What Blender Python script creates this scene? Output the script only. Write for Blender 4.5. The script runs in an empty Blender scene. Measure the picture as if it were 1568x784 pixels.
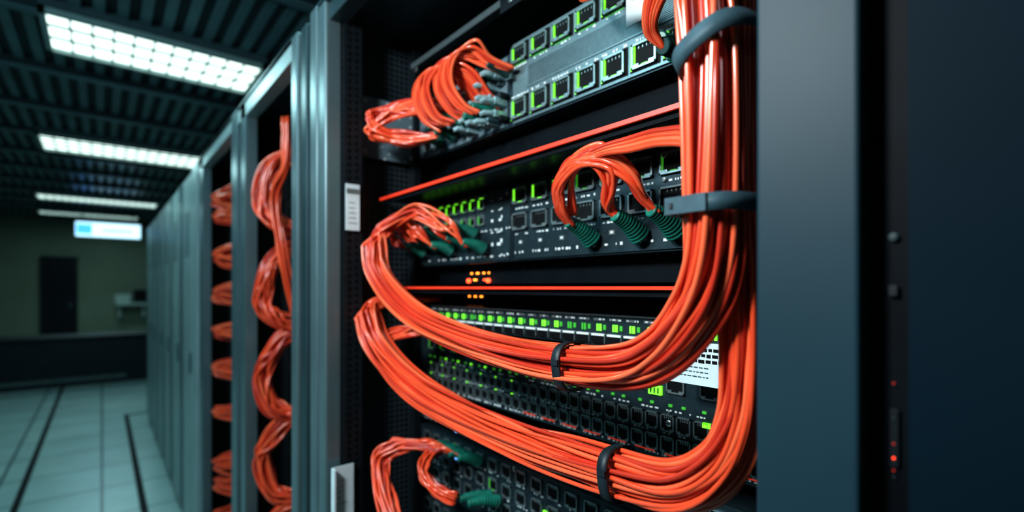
import bpy, math, random
from mathutils import Vector, Matrix
ZC = 1.5           # eye height, z values below are relative to it
random.seed(7)
scene = bpy.context.scene
try:
    scene.view_settings.view_transform = 'Standard'
    scene.view_settings.look = 'Medium High Contrast'
except Exception as e:
    print(e)

# ------------------------------------------------------------ materials
def new_mat(name):
    m = bpy.data.materials.new(name); m.use_nodes = True
    return m, m.node_tree.nodes, m.node_tree.links, m.node_tree.nodes['Principled BSDF']

def pbr(name, col, rough=.5, metal=0., noise=.15, nscale=30., emit=None, estr=0., bump=0., coat=0., spec=.5):
    m, N, L, b = new_mat(name)
    tc = N.new('ShaderNodeTexCoord'); nz = N.new('ShaderNodeTexNoise')
    nz.inputs['Scale'].default_value = nscale; nz.inputs['Detail'].default_value = 4
    L.new(tc.outputs['Object'], nz.inputs['Vector'])
    cr_ = N.new('ShaderNodeValToRGB')
    a = [max(0, c*(1-noise)) for c in col]; d = [min(1, c*(1+noise)) for c in col]
    cr_.color_ramp.elements[0].position = .3; cr_.color_ramp.elements[1].position = .7
    cr_.color_ramp.elements[0].color = (*a, 1); cr_.color_ramp.elements[1].color = (*d, 1)
    L.new(nz.outputs['Fac'], cr_.inputs['Fac']); L.new(cr_.outputs['Color'], b.inputs['Base Color'])
    b.inputs['Roughness'].default_value = rough; b.inputs['Metallic'].default_value = metal
    b.inputs['Specular IOR Level'].default_value = spec
    if coat:
        b.inputs['Coat Weight'].default_value = coat; b.inputs['Coat Roughness'].default_value = .13
    if emit:
        b.inputs['Emission Color'].default_value = (*emit, 1); b.inputs['Emission Strength'].default_value = estr
    if bump:
        bp = N.new('ShaderNodeBump'); bp.inputs['Strength'].default_value = bump
        L.new(nz.outputs['Fac'], bp.inputs['Height']); L.new(bp.outputs['Normal'], b.inputs['Normal'])
    return m

M = {}
M['cable'] = pbr('orange_cable_jacket', (.88, .105, .038), .27, 0, .10, 12, coat=.8)
M['cable2'] = pbr('red_cable_jacket', (.62, .048, .022), .3, 0, .12, 12, coat=.6)
M['cable3'] = pbr('bright_orange_cable_jacket', (1., .17, .07), .27, 0, .08, 12, coat=.8)
M['boot'] = pbr('green_rubber_boot', (.012, .19, .14), .38, 0, .3, 60)
M['bootdark'] = pbr('dark_rubber_boot', (.007, .045, .044), .45, 0, .3, 60)
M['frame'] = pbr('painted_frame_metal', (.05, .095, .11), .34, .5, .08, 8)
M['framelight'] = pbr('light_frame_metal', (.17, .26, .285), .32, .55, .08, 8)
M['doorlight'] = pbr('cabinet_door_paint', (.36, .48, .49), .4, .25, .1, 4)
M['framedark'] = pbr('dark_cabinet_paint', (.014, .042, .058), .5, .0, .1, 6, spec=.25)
M['panel'] = pbr('near_cabinet_paint', (.003, .013, .022), .6, .0, .1, 6, spec=.07)
M['black'] = pbr('black_metal', (.003, .006, .009), .6, .0, .2, 20, spec=.12)
M['rail'] = pbr('dark_rail_metal', (.012, .02, .026), .45, .3, .2, 40)
M['face'] = pbr('switch_face_dark', (.030, .055, .068), .36, .45, .2, 60)
M['facegrey'] = pbr('switch_face_grey', (.17, .24, .26), .34, .45, .12, 120)
M['bezel'] = pbr('port_bezel_metal', (.34, .43, .45), .28, .7, .2, 90)
M['hole'] = pbr('port_cavity', (.003, .004, .005), .6, 0, .2, 50, spec=.2)
M['white'] = pbr('printed_label_white', (.85, .95, .95), .5, 0, .05, 50)
M['paper'] = pbr('paper_label', (.66, .8, .84), .6, 0, .08, 25)
M['plug'] = pbr('clear_plug_plastic', (.32, .52, .56), .18, .1, .35, 70, coat=.6)
M['green'] = pbr('green_led', (.1, .8, .05), .4, 0, .05, 20, (.26, 1., .04), 1.05)
M['greendim'] = pbr('green_led_dim', (.05, .4, .05), .4, 0, .05, 20, (.12, .7, .06), .25)
M['amber'] = pbr('amber_led', (.9, .4, .05), .4, 0, .05, 20, (1., .28, .03), 4.)
M['redled'] = pbr('red_led', (.9, .05, .02), .4, 0, .05, 20, (1., .07, .02), 5.)
M['reddim'] = pbr('red_led_dim', (.5, .04, .02), .4, 0, .05, 20, (1., .05, .02), .5)
M['blueled'] = pbr('blue_led', (.1, .2, .9), .4, 0, .05, 20, (.2, .45, 1.), 2.)
M['orangeglow'] = pbr('painted_orange_glow', (.85, .06, .025), .35, 0, .1, 20, (1., .07, .025), .22)  # orange light on edges, put into the colour with a slight emission
M['strap'] = pbr('grey_strap', (.05, .10, .125), .55, .1, .15, 80, spec=.3)
M['strapblack'] = pbr('black_strap', (.012, .022, .030), .5, 0, .2, 80)
M['screw'] = pbr('screw_metal', (.5, .58, .58), .3, .9, .1, 60)
M['ceil'] = pbr('ceiling_metal', (.15, .25, .27), .36, .35, .2, 3)
M['beam'] = pbr('ceiling_beam', (.018, .038, .048), .6, .2, .2, 3)
M['lamp'] = pbr('lamp_diffuser', (.9, .95, .92), .5, 0, .02, 20, (.82, 1., .93), 1.9)
M['louvre'] = pbr('lamp_louvre', (.32, .42, .41), .5, .1, .1, 20)
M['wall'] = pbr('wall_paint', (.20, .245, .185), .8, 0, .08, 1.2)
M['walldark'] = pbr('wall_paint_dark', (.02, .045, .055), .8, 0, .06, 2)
M['doorblk'] = pbr('dark_door', (.006, .012, .02), .5, 0, .1, 5, spec=.2)
M['desk'] = pbr('dark_desk', (.005, .013, .020), .5, 0, .15, 6, spec=.3)
M['sign'] = pbr('sign_white', (.6, .8, .95), .5, 0, .02, 5, (.55, .86, 1.), 1.5)
M['signblue'] = pbr('sign_blue', (.05, .2, .9), .5, 0, .02, 5, (.04, .28, 1.), 2.)
M['plastic'] = pbr('grey_plastic', (.06, .10, .11), .5, 0, .1, 20)
M['whiteplastic'] = pbr('white_plastic', (.4, .5, .48), .5, 0, .1, 20)

# speckled clear-ish plate
m, N, L, b = new_mat('speckled_plate')
tc = N.new('ShaderNodeTexCoord'); v = N.new('ShaderNodeTexVoronoi'); v.inputs['Scale'].default_value = 60
L.new(tc.outputs['Object'], v.inputs['Vector'])
r_ = N.new('ShaderNodeValToRGB'); r_.color_ramp.elements[0].color = (.9, 1, 1, 1); r_.color_ramp.elements[1].color = (.16, .24, .28, 1)
r_.color_ramp.elements[0].position = .10; r_.color_ramp.elements[1].position = .24
L.new(v.outputs['Distance'], r_.inputs['Fac']); L.new(r_.outputs['Color'], b.inputs['Base Color'])
b.inputs['Roughness'].default_value = .25; b.inputs['Metallic'].default_value = .1
M['plate'] = m

# perforated side panel
m, N, L, b = new_mat('perforated_panel')
tc = N.new('ShaderNodeTexCoord'); sx = N.new('ShaderNodeSeparateXYZ'); cx = N.new('ShaderNodeCombineXYZ')
L.new(tc.outputs['Object'], sx.inputs[0]); L.new(sx.outputs['X'], cx.inputs['X']); L.new(sx.outputs['Z'], cx.inputs['Y'])
br = N.new('ShaderNodeTexBrick'); br.offset = 0; br.inputs['Scale'].default_value = 1
br.inputs['Brick Width'].default_value = .014; br.inputs['Row Height'].default_value = .014; br.inputs['Mortar Size'].default_value = .0014
br.inputs['Color1'].default_value = (.003, .005, .008, 1); br.inputs['Color2'].default_value = (.007, .01, .014, 1); br.inputs['Mortar'].default_value = (.035, .06, .075, 1)
L.new(cx.outputs[0], br.inputs['Vector']); L.new(br.outputs['Color'], b.inputs['Base Color']); b.inputs['Roughness'].default_value = .5
M['perf'] = m

# floor tiles
m, N, L, b = new_mat('raised_floor_tiles')
tc = N.new('ShaderNodeTexCoord'); br = N.new('ShaderNodeTexBrick'); br.offset = 0
br.inputs['Scale'].default_value = 1; br.inputs['Brick Width'].default_value = .6; br.inputs['Row Height'].default_value = .6
br.inputs['Mortar Size'].default_value = .010
br.inputs['Color1'].default_value = (.32, .47, .48, 1); br.inputs['Color2'].default_value = (.38, .53, .53, 1); br.inputs['Mortar'].default_value = (.06, .11, .12, 1)
nz = N.new('ShaderNodeTexNoise'); nz.inputs['Scale'].default_value = 3
mx = N.new('ShaderNodeMixRGB'); mx.blend_type = 'MULTIPLY'; mx.inputs['Fac'].default_value = .35
L.new(tc.outputs['Object'], br.inputs['Vector']); L.new(tc.outputs['Object'], nz.inputs['Vector'])
L.new(br.outputs['Color'], mx.inputs[1]); L.new(nz.outputs['Fac'], mx.inputs[2]); L.new(mx.outputs[0], b.inputs['Base Color'])
b.inputs['Roughness'].default_value = .28
M['floor'] = m

# ------------------------------------------------------------ mesh builder
class MB:
    def __init__(s): s.v = []; s.f = []; s.mi = []; s.ms = []; s.sm = []
    def idx(s, m):
        if m not in s.ms: s.ms.append(m)
        return s.ms.index(m)
    def box(s, x0, x1, y0, y1, z0, z1, m):
        if x0 > x1: x0, x1 = x1, x0
        if y0 > y1: y0, y1 = y1, y0
        if z0 > z1: z0, z1 = z1, z0
        b = len(s.v)
        s.v += [(x, y, z+ZC) for z in (z0, z1) for y in (y0, y1) for x in (x0, x1)]
        for q in ((0, 2, 3, 1), (4, 5, 7, 6), (0, 1, 5, 4), (2, 6, 7, 3), (0, 4, 6, 2), (1, 3, 7, 5)):
            s.f.append(tuple(b+i for i in q)); s.mi.append(s.idx(m)); s.sm.append(False)
    def tube(s, pts, r, m, sides=8, radii=None, cap=True):
        pts = [Vector(p) for p in pts]
        fr = frames(pts); b = len(s.v); k = s.idx(m); n = len(pts)
        for j, (p, (T, A, B)) in enumerate(zip(pts, fr)):
            rr = radii[j] if radii else r
            for i in range(sides):
                a = 2*math.pi*i/sides
                q = p + A*(rr*math.cos(a)) + B*(rr*math.sin(a))
                s.v.append((q.x, q.y, q.z+ZC))
        for j in range(n-1):
            for i in range(sides):
                i2 = (i+1) % sides
                s.f.append((b+j*sides+i, b+j*sides+i2, b+(j+1)*sides+i2, b+(j+1)*sides+i)); s.mi.append(k); s.sm.append(True)
        if cap:
            s.f.append(tuple(b+i for i in reversed(range(sides)))); s.mi.append(k); s.sm.append(False)
            s.f.append(tuple(b+(n-1)*sides+i for i in range(sides))); s.mi.append(k); s.sm.append(False)
    def build(s, name, bevel=0., parent=None):
        me = bpy.data.meshes.new(name); me.from_pydata(s.v, [], s.f)
        for m_ in s.ms: me.materials.append(M[m_])
        me.polygons.foreach_set('material_index', s.mi); me.polygons.foreach_set('use_smooth', s.sm)
        me.update(); o = bpy.data.objects.new(name, me); scene.collection.objects.link(o)
        if bevel:
            md = o.modifiers.new('bevel', 'BEVEL'); md.width = bevel; md.segments = 3; md.limit_method = 'ANGLE'
        if parent: o.parent = parent
        return o

def frames(pts):
    n = len(pts); out = []
    prev = None
    for j in range(n):
        T = (pts[min(j+1, n-1)] - pts[max(j-1, 0)])
        if T.length < 1e-9: T = Vector((0, 0, 1))
        T.normalize()
        if prev is None:
            A = Vector((1, 0, 0)) - T*T.x
            if A.length < .2: A = Vector((0, 0, 1)) - T*T.z
        else:
            A = prev - T*prev.dot(T)
        A.normalize(); prev = A
        out.append((T, A, T.cross(A)))
    return out

def cr(P, n=6):
    P = [Vector(p) for p in P]; Q = [P[0]*2-P[1]] + P + [P[-1]*2-P[-2]]; out = []
    for i in range(1, len(Q)-2):
        a, b_, c, d = Q[i-1], Q[i], Q[i+1], Q[i+2]
        for k in range(n):
            t = k/n
            out.append(.5*((2*b_)+(c-a)*t+(2*a-5*b_+4*c-d)*t*t+(3*b_-a-3*c+d)*t**3))
    out.append(P[-1]); return out

def bundle(mb, path, n, R, r, seed, tail=None, twist=1.0, m='cable', Rf=None, wob=.28):
    rnd = random.Random(seed); P = cr(path, 6); F = frames(P); L = len(P)
    for i in range(n):
        rr = R*math.sqrt((i+.5)/n); a = i*2.39996
        p1, p2, p3 = [rnd.uniform(0, 6.28) for _ in range(3)]; w1 = rnd.uniform(.7, 1.8); w2 = rnd.uniform(1.5, 3.5)
        pts = []
        for j, p in enumerate(P):
            s = j/(L-1)
            an = a + twist*s + wob*math.sin(6.28*s*w1+p1)
            q = rr*(1+.12*math.sin(6.28*s*w2+p2)) * (Rf(s) if Rf else 1) + .0014*math.sin(6.28*s*w2*1.7+p3)
            pts.append(p + F[j][1]*(q*math.cos(an)) + F[j][2]*(q*math.sin(an)))
        if tail:
            tl = tail(i, rnd)
            ex = cr([pts[-5], pts[-1]]+[Vector(t) for t in tl], 7)[8:]
            pts += ex
        u = rnd.random()
        mb.tube(pts, r*rnd.uniform(.92, 1.06), 'cable2' if u < .28 else ('cable3' if u > .75 else m), 10)

def boot(mb, p0, p1, r=.011, m='boot'):
    p0 = Vector(p0); p1 = Vector(p1); n = 34; pts = []; rad = []
    for j in range(n):
        t = j/(n-1); pts.append(p0.lerp(p1, t) + Vector((0, 0, .004*math.sin(math.pi*t))))
        base = r*(1.15-.5*t); rad.append(base*(1.0 if (j % 3) else .86))
    mb.tube(pts, r, m, 14, rad)
    q = p0
    mb.box(q.x-.012, q.x+.006, q.y-.010, q.y+.010, q.z-.008, q.z+.008, 'plastic')

def port(mb, xf, y, z, w, h, led='green', lip=.004, t=.0028, bez='bezel'):
    mb.box(xf-lip, xf, y-w/2, y+w/2, z+h/2-t, z+h/2, bez); mb.box(xf-lip, xf, y-w/2, y+w/2, z-h/2, z-h/2+t, bez)
    mb.box(xf-lip, xf, y-w/2, y-w/2+t, z-h/2, z+h/2, bez); mb.box(xf-lip, xf, y+w/2-t, y+w/2, z-h/2, z+h/2, bez)
    mb.box(xf-.0008, xf, y-w/2+t, y+w/2-t, z-h/2+t, z+h/2-t, 'hole')
    mb.box(xf-lip*.9, xf, y-w/2+t, y-w*.2, z-h/2+t, z-h/2+t*2.2, bez); mb.box(xf-lip*.9, xf, y+w*.2, y+w/2-t, z-h/2+t, z-h/2+t*2.2, bez)
    if led:
        mb.box(xf-lip*.6, xf, y+w/2-t-.0020, y+w/2-t, z-h/2+t*2.2, z+h/2-t, led)
        mb.box(xf-lip*.6, xf, y-w/2+t, y-w/2+t+.0014, z-h/2+t*2.2, z+h/2-t, led)
        mb.box(xf-lip*.6, xf, y-w*.12, y+w*.12, z-h/2+t, z-h/2+t*1.7, led)
    for k in range(4):
        yy = y-w*.24+k*w*.16; mb.box(xf-.0018, xf, yy-.0009, yy+.0009, z+h/2-t-.005, z+h/2-t, 'bezel')

def dashes(mb, xf, y0, y1, z, h=.0035, dens=.5, m='white'):
    y = y0
    while y < y1:
        w = random.uniform(.002, .007)
        if random.random() < dens:
            mb.box(xf-.0006, xf, y, min(y+w, y1), z-h/2*random.uniform(.5, 1), z+h/2*random.uniform(.5, 1), m)
        y += w+random.uniform(.0015, .006)

def screw(mb, x, y, z, r=.005, m='screw'):
    mb.tube([Vector((x, y, z)), Vector((x-.003, y, z)), Vector((x-.004, y, z))], r, m, 14, [r, r, r*.6])
    mb.box(x-.0045, x-.0038, y-r*.6, y+r*.6, z-r*.12, z+r*.12, 'hole')

XD = .66
# ------------------------------------------------------------ room
def simple(name, *a, bevel=0):
    mb = MB()
    mb.box(*a); return mb.build(name, bevel)
simple('floor', -4, 3, -3, 16, -1.6, -1.5, 'floor')
mb = MB(); mb.box(-4, 3, -3, 16, 1.66, 1.76, 'beam')
x = -4
while x < 3:
    mb.box(x, x+.055, -3, 16, 1.635, 1.66, 'ceil'); x += .11
y = -2.4
while y < 15.8:
    mb.box(-4, 3, y, y+.14, 1.60, 1.66, 'beam'); mb.box(-4, 3, y+.03, y+.11, 1.59, 1.60, 'ceil'); y += 1.05
mb.build('ceiling')
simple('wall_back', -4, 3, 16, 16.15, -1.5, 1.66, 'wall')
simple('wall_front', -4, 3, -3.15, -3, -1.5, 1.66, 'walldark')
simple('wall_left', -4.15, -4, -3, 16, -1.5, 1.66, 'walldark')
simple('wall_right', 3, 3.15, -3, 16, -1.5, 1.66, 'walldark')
simple('baseboard_back', -4, 3, 15.97, 16, -1.5, -1.4, 'desk')
mb = MB(); mb.box(-1.05, -.5, 15.93, 15.995, -1.5, .68, 'doorblk')
for a in ((-1.10, -1.05), (-.5, -.45)): mb.box(a[0], a[1], 15.91, 15.995, -1.5, .73, 'desk')
mb.box(-1.10, -.45, 15.91, 15.995, .68, .73, 'desk'); mb.box(-.6, -.57, 15.88, 15.93, -.5, -.35, 'plastic')
mb.build('door_1')
mb = MB(); mb.box(-.475, -.435, -3, 16, -1.5, -1.496, 'black'); mb.build('floor_marking_line')
mb = MB(); mb.box(.20, .24, -3, 7.4, -1.5, -1.496, 'black'); mb.box(.20, .42, 7.36, 7.4, -1.5, -1.496, 'black'); mb.build('floor_marking_line')

def ceiling_light(x0, x1, y0, y1, z=1.575):
    mb = MB()
    mb.box(x0-.03, x1+.03, y0-.03, y1+.03, z+.015, z+.08, 'plastic')
    mb.box(x0, x1, y0, y1, z+.008, z+.015, 'lamp')
    for a, b_ in ((x0-.03, x0), (x1, x1+.03)): mb.box(a, b_, y0-.03, y1+.03, z-.02, z+.02, 'louvre')
    for a, b_ in ((y0-.03, y0), (y1, y1+.03)): mb.box(x0-.03, x1+.03, a, b_, z-.02, z+.02, 'louvre')
    nx = max(2, round((x1-x0)/.10)); ny = max(2, round((y1-y0)/.19))
    for i in range(1, nx): xx = x0+(x1-x0)*i/nx; mb.box(xx-.006, xx+.006, y0, y1, z-.004, z+.008, 'louvre')
    for i in range(1, ny): yy = y0+(y1-y0)*i/ny; mb.box(x0, x1, yy-.010, yy+.010, z-.006, z+.008, 'louvre')
    mb.build('ceiling_light')
for a in ((-.25, .88, 3.87, 4.44), (-.50, .93, 7.0, 7.7), (-.85, .8, 11.4, 12.0), (-1., .62, 13.9, 14.4), (-.3, .9, .7, 1.27), (-.3, .9, -2.0, -1.4)):
    ceiling_light(*a)

mb = MB(); mb.box(-.40, .62, 13, 13.08, 1.02, 1.30, 'sign'); mb.box(-.42, .64, 13.02, 13.1, 1.0, 1.32, 'plastic')
mb.box(-.385, -.15, 12.99, 13.0, 1.06, 1.26, 'signblue'); mb.box(.0, .5, 12.99, 13.0, 1.13, 1.17, 'signblue')
for xx in (-.3, .5): mb.box(xx-.01, xx+.01, 13.04, 13.06, 1.3, 1.64, 'plastic')
mb.build('hanging_sign')

# desk / counter
mb = MB(); mb.box(-3.2, .9, 10.0, 10.75, -.79, -.75, 'desk')
mb.box(-3.2, .9, 10.05, 10.09, -1.5, -.79, 'desk')
for xx in (-3.2, -1.9, -.6, .86): mb.box(xx, xx+.04, 10.09, 10.7, -1.5, -.79, 'desk')
mb.box(-1.3, .3, 10.02, 10.05, -1.43, -1.37, 'plastic'); mb.build('office_desk', .004)
mb = MB(); mb.box(.28, .9, 15.6, 15.995, -.45, -.40, 'whiteplastic'); mb.box(.32, .36, 15.7, 15.995, -.75, -.45, 'whiteplastic'); mb.box(.80, .84, 15.7, 15.995, -.75, -.45, 'whiteplastic')
mb.box(.25, .55, 15.66, 15.70, -.40, -.17, 'whiteplastic'); mb.box(.60, .9, 15.64, 15.70, -.36, -.05, 'plastic'); mb.box(.62, .88, 15.635, 15.64, -.34, -.07, 'hole')
mb.box(.72, .78, 15.7, 15.74, -.40, -.2, 'whiteplastic'); mb.build('wall_shelf_with_display', .004)

# ------------------------------------------------------------ racks
TOP, BOT = .686, -1.5
def shell(mb, y0, y1, x0=.44, dark='black'):
    mb.box(x0, 1.42, y0, y0+.015, BOT+.1, TOP-.02, 'perf'); mb.box(x0, 1.42, y1-.015, y1, BOT+.1, TOP-.02, 'perf')
    mb.box(.40, 1.42, y0, y1, TOP-.02, TOP, 'frame'); mb.box(1.40, 1.42, y0, y1, BOT+.1, TOP-.02, dark)
    mb.box(.42, 1.42, y0, y1, BOT, BOT+.1, 'black')
def post(mb, y0, y1, mat='framelight', x0=.40, x1=.44):
    mb.box(x0, x1, y0, y1, BOT+.05, TOP-.005, mat)

mb = MB(); shell(mb, -.75, .10)
mb.box(.40, .43, -.74, .083, BOT+.06, TOP-.01, 'panel')
mb.box(.427, .45, .083, .110, BOT+.06, TOP-.01, 'black')
for zz in (.035, -.5, .5): screw(mb, .427, .0965, zz, .0030, 'plastic')
mb.box(.4225, .427, .094, .099, .001, -.006, 'rail')
mb.box(.424, .427, .0935, .0985, -.085, -.125, 'rail')
for zz, c in ((-.108, 'reddim'), (-.118, 'redled'), (-.1265, 'reddim'), (-.066, 'reddim'), (-.09, 'plastic'), (-.131, 'plastic')): mb.box(.4232, .424, .0958, .0968, zz, zz-.0013, c)
mb.build('server_cabinet', .002)

rack = bpy.data.objects.new('open_server_rack', None); scene.collection.objects.link(rack)
mb = MB(); shell(mb, .112, 1.235)
mb.box(.40, .432, .110, .180, BOT+.05, TOP-.005, 'framedark')
mb.box(.4315, .44, .112, .172, BOT+.05, TOP-.005, 'black')
mb.box(.41, .45, .112, 1.24, TOP-.06, TOP-.01, 'frame'); mb.build('frame', .003, rack)
mb = MB()
post(mb, 1.165, 1.215); post(mb, 1.217, 1.268, 'framelight', .397); post(mb, 1.268, 1.31, 'framedark', .415); post(mb, 1.312, 1.362, 'frame', .403)
post(mb, 1.362, 1.375, 'framedark', .42); post(mb, 1.375, 1.43, 'framelight', .398)
mb.build('door_posts', .008, rack)
mb = MB(); mb.box(.44, .485, 1.155, 1.22, BOT+.1, TOP-.03, 'rail')
z = -.9
while z < .62:
    mb.box(.4395, .44, 1.163, 1.170, z, z+.008, 'hole')
    mb.box(.449, .4565, 1.1538, 1.155, z, z+.009, 'hole'); mb.box(.467, .4735, 1.1538, 1.155, z+.004, z+.011, 'hole')
    z += .0165
for yy in (1.19, .20): mb.box(.645, .665, yy, yy+.028, BOT+.1, TOP-.03, 'rail')
for zz in (.56, .2, -.1, -.42): screw(mb, .44, 1.19, zz, .004)
mb.build('mounting_rail', 0, rack)
mb = MB(); mb.box(.64, .66, .2, 1.2, .585, .60, 'facegrey'); mb.box(.7, .72, .2, 1.2, .62, .64, 'rail')
mb.box(.63, .64, .73, .80, .56, .61, 'rail'); screw(mb, .63, .765, .575, .007); screw(mb, .64, 1.17, .575, .008); mb.build('cross_rail', .002, rack)

def chassis(mb, z0, z1, m='face', y0=.215, y1=1.19, xf=XD, xb=1.15):
    mb.box(xf, xb, y0, y1, z0, z1, m)

# device 1
mb = MB(); chassis(mb, .335, .505, 'face', .215, .80); mb.box(XD-.004, XD, .22, .79, .338, .502, 'facegrey')
xf = XD-.004
mb.box(xf-.002, xf, .24, .745, .40, .445, 'facegrey')
z = .404
while z < .442:
    mb.box(xf-.0026, xf-.002, .245, .74, z, z+.0008, 'face'); z += .0028
for k in range(9):
    y = .768-k*.0605
    for zc, h in ((.366, .040), (.476, .034)):
        mb.box(xf-.001, xf, y-.028, y+.028, zc-h/2-.003, zc+h/2+.003, 'hole')
        port(mb, xf, y, zc, .046, h, 'green', .006, .0035)
        mb.box(xf-.002, xf, y+.0245, y+.0270, zc-h/2, zc+h/2, 'green')
    dashes(mb, xf, y-.026, y+.026, .3925, .005, .8); dashes(mb, xf, y-.02, y+.02, .452, .004, .7)
    mb.box(xf-.001, xf, y-.02, y+.02, .455, .457, 'greendim')
mb.box(xf-.003, xf, .44, .50, .42, .475, 'paper')
mb.build('network_switch', .0006)
mb = MB(); chassis(mb, .335, .49, 'face', .80, 1.185); mb.box(XD-.003, XD, .81, 1.18, .34, .485, 'plate')
for k in range(6):
    y = .835+k*.06; port(mb, XD-.003, y, .37, .04, .034, None); port(mb, XD-.003, y, .445, .04, .034, None)
    dashes(mb, XD-.003, y-.02, y+.02, .405, .005, .7); screw(mb, XD-.003, y+.03, .478, .004)
mb.box(.50, .655, 1.20, 1.206, .33, .484, 'plate')
for a in (.51, .64):
    for c in (.345, .47):
        mb.tube([(a, 1.2, c), (a, 1.196, c)], .006, 'screw', 12)
for k in range(18):
    yb = .815+(k % 6)*.026+random.uniform(-.006, .006); zb = .355+.035*(k//6)+random.uniform(-.006, .02)
    mb.box(.625, .657, yb-.008, yb+.008, zb-.007, zb+.007, 'plug'); mb.tube([(.628, yb, zb), (.605, yb+.004, zb-.002), (.598, yb+.008, zb-.006)], .006, 'plug', 10, [.007, .006, .0045])
for yy, zz in ((.812, .40), (.818, .465), (.812, .352)): mb.tube([(.657, yy, zz), (.640, yy, zz), (.636, yy, zz)], .008, 'rail', 16, [.008, .008, .006])
mb.build('patch_panel', .0006)

for zz, th in ((.225, .0065), (-.001, .0048)):
    mb = MB(); mb.box(.552, 1.1, .2, 1.19, zz-th/2, zz+th/2-.0005, 'face'); mb.box(.548, .552, .2, 1.195, zz-th/2, zz+th/2, 'orangeglow')
    mb.box(.556, .56, .2, 1.19, zz-.012, zz, 'black'); mb.build('equipment_shelf')

# device 2
mb = MB(); chassis(mb, .055, .213, 'face', .215, .792); mb.box(XD-.004, XD, .22, .785, .058, .21, 'face'); xf = XD-.004
for k in range(9):
    y = .765-k*.0585
    port(mb, xf, y, .187, .046, .034, 'greendim' if k > 2 else 'green', .006, .003); port(mb, xf, y, .134, .046, .034, None, .006, .003)
    dashes(mb, xf, y-.022, y+.022, .161, .004, .7); dashes(mb, xf, y-.022, y+.022, .109, .004, .7)
    mb.box(xf-.0008, xf, y-.006, y+.006, .088, .096, 'bezel'); mb.box(xf-.0012, xf, y-.003, y+.003, .090, .094, 'white')
    dashes(mb, xf, y-.022, y+.022, .072, .006, .45)
for yy in (.43, .35, .28): screw(mb, xf, yy, .2, .005); screw(mb, xf, yy, .163, .004)
mb.build('network_switch', .0005)
mb = MB(); chassis(mb, .055, .213, 'face', .796, 1.19); mb.box(XD-.003, XD, .80, 1.185, .058, .21, 'face'); xf = XD-.003
for k in range(8):
    y = .90+k*.034; port(mb, xf, y, .185, .026, .024, 'green', .005, .002); dashes(mb, xf, y-.013, y+.013, .204, .003, .8)
    port(mb, xf, y, .15, .026, .024, 'greendim', .005, .002); mb.box(xf-.004, xf, y-.006, y+.006, .197, .1995, 'green')
for z0, h in ((.188, .004), (.165, .005), (.142, .012), (.118, .006), (.090, .014), (.066, .006)):
    w_ = random.uniform(.008, .02)
    mb.box(xf-.001, xf, .826, .826+w_, z0, z0+h*.45, 'white'); mb.box(xf-.001, xf, .826, .826+w_*.35, z0, z0+h, 'white')
    mb.box(xf-.001, xf, .858, .858+random.uniform(.004, .010), z0, z0+h*.5, 'white')
dashes(mb, xf, .80, 1.15, .068, .006, .5); dashes(mb, xf, .80, 1.0, .125, .004, .5)
for zz in (.2, .068): screw(mb, xf, .808, zz, .005)
mb.build('patch_panel', .0005)

# power module with amber lights
mb = MB(); chassis(mb, -.036, -.012, 'black', .3, 1.15, .70); mb.box(.70, 1.1, .3, 1.15, .008, .05, 'black')
for y, z, c, w in ((.985, .018, 'amber', .012), (.945, .018, 'redled', .012), (.975, .034, 'amber', .010), (1.0, .034, 'amber', .006), (.95, .034, 'amber', .006), (.93, .034, 'amber', .004),
                   (.96, -.022, 'amber', .008), (.985, -.022, 'amber', .008), (1.01, -.022, 'amber', .006), (.84, -.022, 'white', .004), (.825, -.022, 'white', .004)):
    mb.box(.698, .70, y-w/2, y+w/2, z-.002, z+.002, c)
for y in (1.01, .93):
    mb.tube([(.70, y, .016), (.694, y, .016)], .005, 'redled', 12)
screw(mb, .70, .43, -.022, .008); screw(mb, .7, .41, -.022, .004)
mb.build('power_supply_unit')
mb = MB(); mb.box(.60, 1.1, .25, 1.18, .230, .246, 'black'); mb.box(.70, 1.1, .25, 1.18, .246, .325, 'black')
for y, z, w in ((.955, .262, .02), (.93, .285, .014)): mb.box(.697, .70, y-w/2, y+w/2, z-.0025, z+.0025, 'amber')
for y, z in ((.87, .2405), (.81, .242)): mb.tube([(.60, y, z), (.595, y, z)], .0035, 'redled', 12); mb.box(.5985, .60, y-.009, y+.009, z-.001, z+.0012, 'amber')
mb.build('power_supply_unit')

# device 3 slim switch
mb = MB(); xf = .62; chassis(mb, -.094, -.043, 'face', .215, 1.175, xf)
mb.box(xf-.003, xf, .22, 1.17, -.046, -.043, 'facegrey')
for k in range(27):
    y = .30+k*.0325
    mb.box(xf-.002, xf, y-.0045, y+.0045, -.070, -.059, 'green' if random.random() < .75 else 'greendim')
    mb.box(xf-.0022, xf, y-.0006, y+.0006, -.070, -.059, 'hole')
    mb.box(xf-.0015, xf, y-.014, y-.009, -.068, -.060, 'greendim')
    mb.box(xf-.001, xf, y-.012, y+.012, -.0535, -.0495, 'bezel'); dashes(mb, xf-.001, y-.012, y+.010, -.0515, .003, .6)
    mb.box(xf-.004, xf, y-.0135, y+.0135, -.090, -.076, 'hole'); mb.box(xf-.005, xf, y-.0135, y+.0135, -.0778, -.0745, 'white')
    mb.box(xf-.005, xf, y-.015, y-.0135, -.090, -.076, 'bezel')
mb.build('network_switch', .0003)

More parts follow.
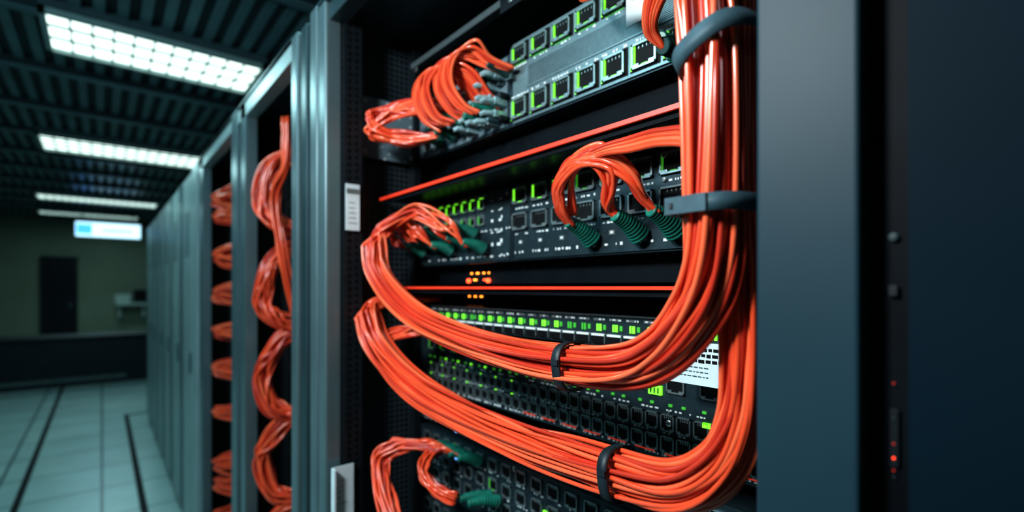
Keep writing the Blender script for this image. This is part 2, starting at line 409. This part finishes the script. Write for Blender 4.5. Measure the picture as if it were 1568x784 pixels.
# device 4
mb = MB(); chassis(mb, -.262, -.105, 'face', .215, 1.18)
for k in range(17):
    y = .25+k*.0545
    for z in (-.205, -.238):
        port(mb, XD, y-.0135, z, .023, .026, None, .004, .002); port(mb, XD, y+.0135, z, .023, .026, None, .004, .002)
    dashes(mb, XD, y-.024, y+.024, -.2215, .003, .6); dashes(mb, XD, y-.024, y+.024, -.2555, .0045, .7)
    dashes(mb, XD, y-.024, y+.024, -.186, .003, .6)
    mb.box(XD-.002, XD, y-.016, y-.010, -.180, -.176, 'green' if (y > .8 and random.random() < .7) else 'greendim')
    mb.box(XD-.002, XD, y+.006, y+.012, -.180, -.176, 'greendim')
    if y > .75:
        for q in (-.195, -.222): mb.box(XD-.005, XD-.003, y-.003, y+.001, q, q+.0025, 'green')
    else:
        mb.box(XD-.0055, XD-.004, y-.02, y+.016, -.2525, -.2508, 'orangeglow')  # orange reflection painted as a thin glowing strip
    port(mb, XD, y, -.145, .03, .028, 'greendim' if y > .6 else None, .004, .0022)
mb.box(XD-.004, XD, .437, .460, -.165, -.151, 'green'); mb.box(XD-.004, XD, .358, .370, -.199, -.192, 'green')
for k in range(3): mb.box(XD-.0045, XD-.004, .441+k*.0065, .4435+k*.0065, -.163, -.154, 'hole')
for y in (.79, .41): screw(mb, XD, y, -.115, .005)
screw(mb, XD, .425, -.205, .005); screw(mb, XD, .425, -.188, .003)
mb.build('patch_panel', .0003)
mb = MB(); mb.box(.60, .602, .29, .385, -.128, -.072, 'paper')
for k in range(3):
    y = .300
    while y < .372:
        w = random.uniform(.003, .009); mb.box(.5993, .60, y, min(y+w, .374), -.079-k*.0075, -.0825-k*.0075-random.uniform(0, .0012), 'hole'); y += w+.0022
for k in range(3):
    y = .330
    while y < .372:
        w = random.uniform(.002, .006); mb.box(.5993, .60, y, min(y+w, .374), -.104-k*.006, -.1052-k*.006, 'strap'); y += w+.002
mb.box(.602, .62, .335, .35, -.11, -.09, 'plastic'); mb.build('paper_label')

# device 5
for z1, z0 in ((-.30, -.345), (-.365, -.52), (-.54, -.70), (-.72, -.9)):
    mb = MB(); chassis(mb, z0, z1, 'face', .215, 1.18)
    n = int((z1-z0)/.045)
    for r in range(max(1, n)):
        zc = z1-.024-r*.042
        for k in range(20):
            y = .25+k*.047
            port(mb, XD, y, zc, .030, .028, 'greendim' if random.random() < .12 else None, .004, .002)
            dashes(mb, XD, y-.018, y+.018, zc-.019, .003, .5)
    mb.box(XD-.004, XD, .67, .70, z1-.069 if n > 1 else z1-.01, z1-.066 if n > 1 else z1-.008, 'green')
    mb.box(XD-.005, XD, 1.0, 1.008, z1-.045, z1-.048, 'blueled')
    screw(mb, XD, .79, z1-.012, .005)
    mb.build('patch_panel', .0003)

# labels
mb = MB(); mb.box(.442, .476, 1.148, 1.150, .135, .245, 'paper'); mb.box(.444, .474, 1.1472, 1.148, .222, .234, 'bezel')
for k in range(5): mb.box(.449, .449+random.uniform(.010, .022), 1.1472, 1.148, .20-k*.012, .2015-k*.012, 'bezel')
mb.box(.455, .461, 1.150, 1.156, .18, .19, 'plastic'); mb.build('paper_label')
mb = MB(); mb.box(.405, .458, 1.140, 1.142, -.56, -.415, 'paper'); mb.box(.405, .409, 1.120, 1.142, -.56, -.415, 'paper')
for k in range(5): mb.box(.415, .415+random.uniform(.012, .03), 1.1392, 1.14, -.45-k*.013, -.4485-k*.013, 'bezel')
mb.box(.43, .436, 1.142, 1.156, -.5, -.48, 'plastic'); mb.build('paper_label')

# ------------------------------------------------------------ cables
RC = .00285
A = [(.43, .244, .66), (.425, .244, .45), (.422, .240, .33), (.42, .232, .2757), (.42, .2255, .203), (.42, .2255, .0717), (.422, .2315, .014), (.427, .2500, -.0245), (.437, .287, -.0635),
     (.45, .340, -.0890), (.46, .432, -.1000), (.472, .553, -.102), (.485, .707, -.0926), (.49, .87, -.0659), (.49, .995, -.0186), (.488, 1.075, .0379), (.492, 1.10, .095)]
bootsA = [(1.14, .088), (1.075, .10), (1.01, .086), (.945, .098), (.88, .083), (.915, .118), (1.04, .122)]
def tailA(i, rnd):
    yb, zb = bootsA[i % len(bootsA)]
    j = lambda s: rnd.uniform(-s, s)
    h = .045*(1.14-yb)/.26
    return [(.515+j(.012), 1.105+j(.012), .135+j(.014)), (.55+j(.01), (1.08+yb)/2+.02+j(.018), .150+h*.6+j(.014)), (.575+j(.005), yb+.03+j(.008), .125+j(.012)+h*.25), (.60, yb+.012+j(.004), zb+.012+j(.004)), (.615, yb+.008, zb+.006)]
mb = MB(); bundle(mb, A, 50, .0252, RC, 1, tailA, 1.3, wob=.4)
for yb, zb in bootsA: boot(mb, (.648, yb, zb), (.598, yb+.013, zb+.014), .0135)
mb.build('orange_cable_bundle')
B = [(.462, .226, .66), (.462, .223, .42), (.462, .222, .2585), (.462, .219, .0675), (.462, .216, .0112), (.462, .216, -.073), (.462, .222, -.128), (.46, .243, -.1735), (.459, .286, -.2045),
     (.461, .36, -.2150), (.468, .454, -.2226), (.476, .559, -.2272), (.482, .70, -.2236), (.485, .862, -.2065), (.485, .985, -.172), (.482, 1.075, -.123), (.482, 1.115, -.071)]
def tailB(i, rnd):
    j = lambda s: rnd.uniform(-s, s)
    return [(.505+j(.01), 1.125+j(.012), -.04+j(.012)), (.56+j(.01), 1.11+j(.02), -.028+j(.008)), (.64, 1.08+j(.04), -.03+j(.005))]
def RfB(s):
    f = 1+.3*max(0, s-.7)/.3
    return f - .2*math.exp(-((s-.33)/.09)**2)
mb = MB(); bundle(mb, B, 50, .0252, RC, 2, tailB, 1.0, Rf=RfB, wob=.4); mb.build('orange_cable_bundle')
def j(s): return random.uniform(-s, s)
mb = MB()
CM = ['cable', 'cable3', 'cable', 'cable2']
for i in range(16):
    mb.tube(cr([(.62, .98+j(.04), -.12+j(.01)), (.56, 1.03+j(.03), -.10+j(.01)), (.52, 1.09+j(.01), -.12+j(.015)), (.50, 1.075+j(.012), -.165+j(.012)), (.49, .98+j(.01), -.195+j(.012)), (.487, .87, -.215+j(.01))], 8), RC, CM[i % 4])
mb.build('orange_patch_cables')

# device 1 loops
mb = MB()
RL = .0038
for i in range(20):
    o = j(.026); h = random.uniform(.2, 1.1)
    mb.tube(cr([(.61, 1.045+j(.035), .360+j(.010)), (.57, 1.08+j(.02), .358+o*.5+j(.006)), (.52, 1.115+j(.012), .368+o*.6), (.492+j(.006), 1.13+j(.015), .382+o+.014*h), (.51, 1.12+j(.012), .394+.024*h+o*.7), (.55, 1.07+j(.015), .40+.034*h+j(.006)), (.60, 1.00+j(.03), .395+.035*h), (.65, .98+j(.03), .385)], 7), RL*.95, CM[i % 4])
for i in range(9):
    o = i*.0085
    mb.tube(cr([(.60, .99-o, .362+j(.006)), (.572, 1.015-o, .385+j(.006)), (.55, 1.02-o, .43+j(.006)), (.545+j(.006), .99-o+j(.005), .464), (.558, .935-o+j(.005), .470+j(.008)), (.59, .905-o, .446), (.625, .90-o, .41), (.66, .895-o, .38)], 7), RL, CM[i % 4])
for i in range(10):
    o = i*.0075
    mb.tube(cr([(.61, .91-o, .368+j(.006)), (.585, .93-o, .39+j(.006)), (.560, .94-o, .43+j(.006)), (.552+j(.006), .915-o, .468), (.565, .865-o+j(.005), .478+j(.007)), (.60, .825-o*.5, .460+j(.006)), (.64, .80-o*.5, .442)], 7), RL, CM[i % 4])
for yb, zb in ((1.06, .357), (1.0, .36), (.94, .362), (.88, .364), (1.03, .38), (.97, .385), (.90, .39), (.85, .375)): boot(mb, (.65, yb, zb), (.60, yb+.010, zb+.006), .0125)
for yb in (.84, .80, .86): boot(mb, (.655, yb-.01, .435), (.60, yb+.005, .452), .010, 'bootdark')
mb.build('orange_patch_cables')

# device 2 arch loops
mb = MB()
ends = [(.478, .1), (.412, .1), (.47, .1), (.405, .1)]
for i in range(20):
    e = ends[i % 4]; o = j(.019); q = j(.024)
    mb.tube(cr([(.605, .575+j(.006), .102), (.575, .570+j(.010), .128), (.552, .552+j(.010), .160+o*.3), (.542, .510+q*.6, .187+o*.5), (.545, .462+q*.8, .184+o), (.562, (.445+e[0])/2+q*.5, .158+o), (.588, e[0]+.012+q*.3, .126+o*.4), (.606, e[0]+.004+j(.004), .105)], 7), RL, CM[(i//4+i) % 4])
for i in range(4):
    mb.tube(cr([(.60, .56+i*.006, .12), (.556, .525, .17+i*.003), (.54, .46+i*.004, .186+i*.003), (.51, .385, .172+i*.005), (.475, .315, .158+i*.005), (.445, .26, .135+i*.005), (.425, .236, .09)], 8), RL*.95, CM[i])
for yb in (.572, .474, .410): boot(mb, (.65, yb-.004, .080), (.598, yb+.006, .110), .0155)
mb.build('orange_patch_cables')

# top right cables
mb = MB()
for i in range(6):
    mb.tube(cr([(.425, .235, .26+i*.01), (.445, .255, .315+i*.01), (.49, .30, .345+i*.006), (.53, .35+i*.004, .352+i*.004), (.565, .385+i*.003, .345), (.59, .388, .325)], 8), RL, CM[i % 4])
for i in range(5):
    mb.tube(cr([(.425, .235, .29+i*.01), (.455, .275, .335+i*.008), (.49, .35, .375+i*.006), (.53, .43, .405+i*.006), (.56, .51, .435+i*.004), (.60, .55, .49)], 8), RL, CM[i % 4])
boot(mb, (.655, .385, .335), (.585, .388, .327), .018, 'bootdark'); boot(mb, (.655, .41, .345), (.60, .40, .348), .013, 'boot')
mb.build('orange_patch_cables')

# lower left loops
mb = MB()
C1 = [(.47, .84, -.60), (.47, .92, -.52), (.478, 1.02, -.455), (.50, 1.085, -.405), (.54, 1.075, -.375)]
def tailC(i, rnd):
    return [(.585, .99+rnd.uniform(-.03, .03), -.362+rnd.uniform(-.008, .008)), (.62, .97+rnd.uniform(-.05, .05), -.378)]
bundle(mb, C1, 24, .021, RC*1.1, 5, tailC)
bundle(mb, [(.60, .99, -.37), (.565, .985, -.385), (.545, .965, -.41), (.553, .925, -.435), (.58, .885, -.45)], 12, .014, RC*1.1, 6)
for yb in (.98, .935, .90, 1.02): boot(mb, (.65, yb, -.39), (.60, yb+.01, -.372), .0125)
for yb in (.86, .83): boot(mb, (.65, yb, -.455), (.585, yb+.02, -.449), .0125)
mb.build('orange_patch_cables')

# straps
def strap(cx, cy, cz, ax, ay, h, m, R):
    mb = MB(); n = 48; th = .0022; k = mb.idx(m)
    rings = []
    for (s_, zz) in ((0, -h/2), (0, h/2), (th, h/2), (th, -h/2)):
        ring = []
        for i in range(n):
            a = 2*math.pi*i/n; c, s = math.cos(a), math.sin(a)
            px = (ax+s_)*math.copysign(abs(c)**.75, c); py = (ay+s_)*math.copysign(abs(s)**.75, s)
            q = R @ Vector((px, py, zz)); mb.v.append((cx+q.x, cy+q.y, cz+q.z+ZC)); ring.append(len(mb.v)-1)
        rings.append(ring)
    for a in range(4):
        r1, r2 = rings[a], rings[(a+1) % 4]
        for i in range(n):
            mb.f.append((r1[i], r1[(i+1) % n], r2[(i+1) % n], r2[i])); mb.mi.append(k); mb.sm.append(a in (0, 2))
    return mb
mb = strap(.440, .2235, .0717, .0495, .0325, .0150, 'strap', Matrix.Identity(3))
mb.box(.3865, .3895, .215, .254, .0642, .0792, 'strap'); mb.box(.3895, .43, .2515, .254, .0642, .0792, 'strap'); mb.box(.3850, .3865, .246, .249, .0695, .074, 'strapblack'); mb.build('cable_strap')
mb = strap(.440, .2245, .212, .0505, .0355, .0180, 'strap', Matrix.Rotation(math.radians(-24), 3, 'X')); mb.build('cable_strap')
for (cx, cy, cz) in ((.4615, .437, -.1003), (.4612, .363, -.2150)):
    mb = strap(cx, cy, cz, .0285, .0290, .014, 'strapblack', Matrix.Rotation(math.radians(-7), 3, 'X') @ Matrix.Rotation(math.radians(90), 3, 'X'))
    mb.box(cx-.033, cx-.027, cy-.0055, cy+.0055, cz+.004, cz+.011, 'strapblack'); mb.build('cable_strap')

# ------------------------------------------------------------ rack 2 and 3, open
def open_rack(y0, y1, posts):
    mb = MB(); shell(mb, y0, y1)
    mb.box(.40, .44, y0, y1, TOP-.065, TOP-.004, 'doorlight'); mb.box(.40, .44, y0, y1, BOT+.05, BOT+.12, 'frame')
    for p in posts: post(mb, p[0], p[1], p[2], p[3])
    z = .5
    while z > -1.2:
        mb.box(.60, 1.1, y0+.03, y1-.03, z-.12, z, 'face')
        for k in range(int((y1-y0-.1)/.06)):
            y = y0+.06+k*.06; port(mb, .60, y, z-.04, .04, .034, 'greendim' if random.random() < .2 else None); port(mb, .60, y, z-.085, .04, .034, None)
        z -= .17
    return mb.build('server_rack', .004)
open_rack(1.432, 2.24, [(2.0, 2.07, 'framelight', .40), (2.07, 2.13, 'framedark', .415), (2.13, 2.235, 'framelight', .398)])
open_rack(2.242, 3.36, [(2.99, 3.09, 'framelight', .40), (3.09, 3.17, 'framedark', .415), (3.17, 3.355, 'doorlight', .398)])
mb = MB()
for q, zc in enumerate((.33, .0, -.31, -.60, -.90)):
    o1, o2 = j(.02), j(.03)
    path = [(.60, 1.80+o1, zc+.15), (.51, 1.83+o1, zc+.14+o2*.5), (.445, 1.845, zc+.07), (.425, 1.85, zc-.02+o2), (.45, 1.83, zc-.10), (.52, 1.82, zc-.13), (.60, 1.80, zc-.14)]
    bundle(mb, path, 24, .032, .0040, 20+q, None, 2.2, wob=.8)
bundle(mb, [(.46, 1.70, .55), (.46, 1.71, .40), (.44, 1.76, .30), (.46, 1.74, .1), (.50, 1.74, -.1)], 8, .016, .0042, 31)
mb.build('orange_cable_bundle')
mb = MB()
for q, zc in enumerate((.44, .36, .15, -.04, -.22, -.40, -.62, -.88, -.98, -1.15)):
    a = .012+.02*random.random()
    for i in range(13):
        o = j(.028); yy = j(.06)
        mb.tube(cr([(.62, 2.66+yy, zc+a+o), (.51, 2.74+yy, zc+a*1.3+o+j(.01)), (.435+j(.015), 2.84+yy*.6, zc+o*.9+j(.008)), (.50, 2.76+yy, zc-a+o+j(.01)), (.62, 2.64+yy, zc-a*.9+o)], 7), .0058, CM[i % 4])
mb.build('orange_cable_bundle')

# closed cabinets
y = 3.362; w = .62
while y < 7.0:
    mb = MB(); shell(mb, y, y+w-.004)
    mb.box(.40, .43, y+.02, y+w-.20, BOT+.06, TOP-.03, 'doorlight'); mb.box(.417, .43, y+w-.20, y+w-.12, BOT+.06, TOP-.03, 'black')
    mb.box(.398, .43, y+w-.12, y+w-.03, BOT+.06, TOP-.03, 'framelight'); mb.box(.40, .44, y, y+w-.004, TOP-.028, TOP, 'doorlight')
    mb.box(.392, .40, y+.05, y+.07, -.5, -.38, 'frame')
    for k in range(14): mb.box(.3985, .40, y+.12, y+w-.28, .45-k*.02, .456-k*.02, 'frame')
    mb.build('server_cabinet', .004); y += w

# ------------------------------------------------------------ lights
def area(name, loc, target, size, power, col, sy=None):
    l = bpy.data.lights.new(name, 'AREA'); l.energy = power; l.color = col; l.size = size
    if sy: l.shape = 'RECTANGLE'; l.size_y = sy
    o = bpy.data.objects.new(name, l); scene.collection.objects.link(o)
    o.location = loc; o.rotation_euler = (Vector(target)-Vector(loc)).to_track_quat('-Z', 'Y').to_euler(); return o
area('added_key_light', (-.55, .50, 2.12), (.45, .68, 1.5), .20, 19, (.94, .98, 1.))  # added light without a fixture, brightens the cables from upper left
area('added_fill_light', (-1.3, 1.6, 2.6), (.4, 2.4, 1.4), .5, 26, (.48, .88, 1.))  # added unseen fill, no fixture, lifts the posts and cabinet doors
for yy, p in ((4.15, 29), (7.35, 29), (11.7, 18), (14.1, 13)): area('ceiling_lamp', (.1, yy, 3.04), (.1, yy, 0), 1.1, p, (.58, .98, 1.), .5)
area('ceiling_lamp', (.1, 1., 3.04), (.1, 1., 0), 1.1, 7, (.45, .88, 1.), .5)
w = bpy.data.worlds.new('world'); scene.world = w; w.use_nodes = True
w.node_tree.nodes['Background'].inputs[0].default_value = (.06, .25, .36, 1); w.node_tree.nodes['Background'].inputs[1].default_value = .03

# ------------------------------------------------------------ camera
c = bpy.data.cameras.new('camera'); co = bpy.data.objects.new('camera', c); scene.collection.objects.link(co)
co.location = (0, 0, ZC); co.rotation_euler = (math.radians(90), 0, math.radians(-39.6))
c.sensor_width = 36; c.lens = 759/1568*36; c.shift_y = 48/1568; c.clip_start = .01
c.dof.use_dof = True; c.dof.focus_distance = .62; c.dof.aperture_fstop = 2.1
scene.camera = co
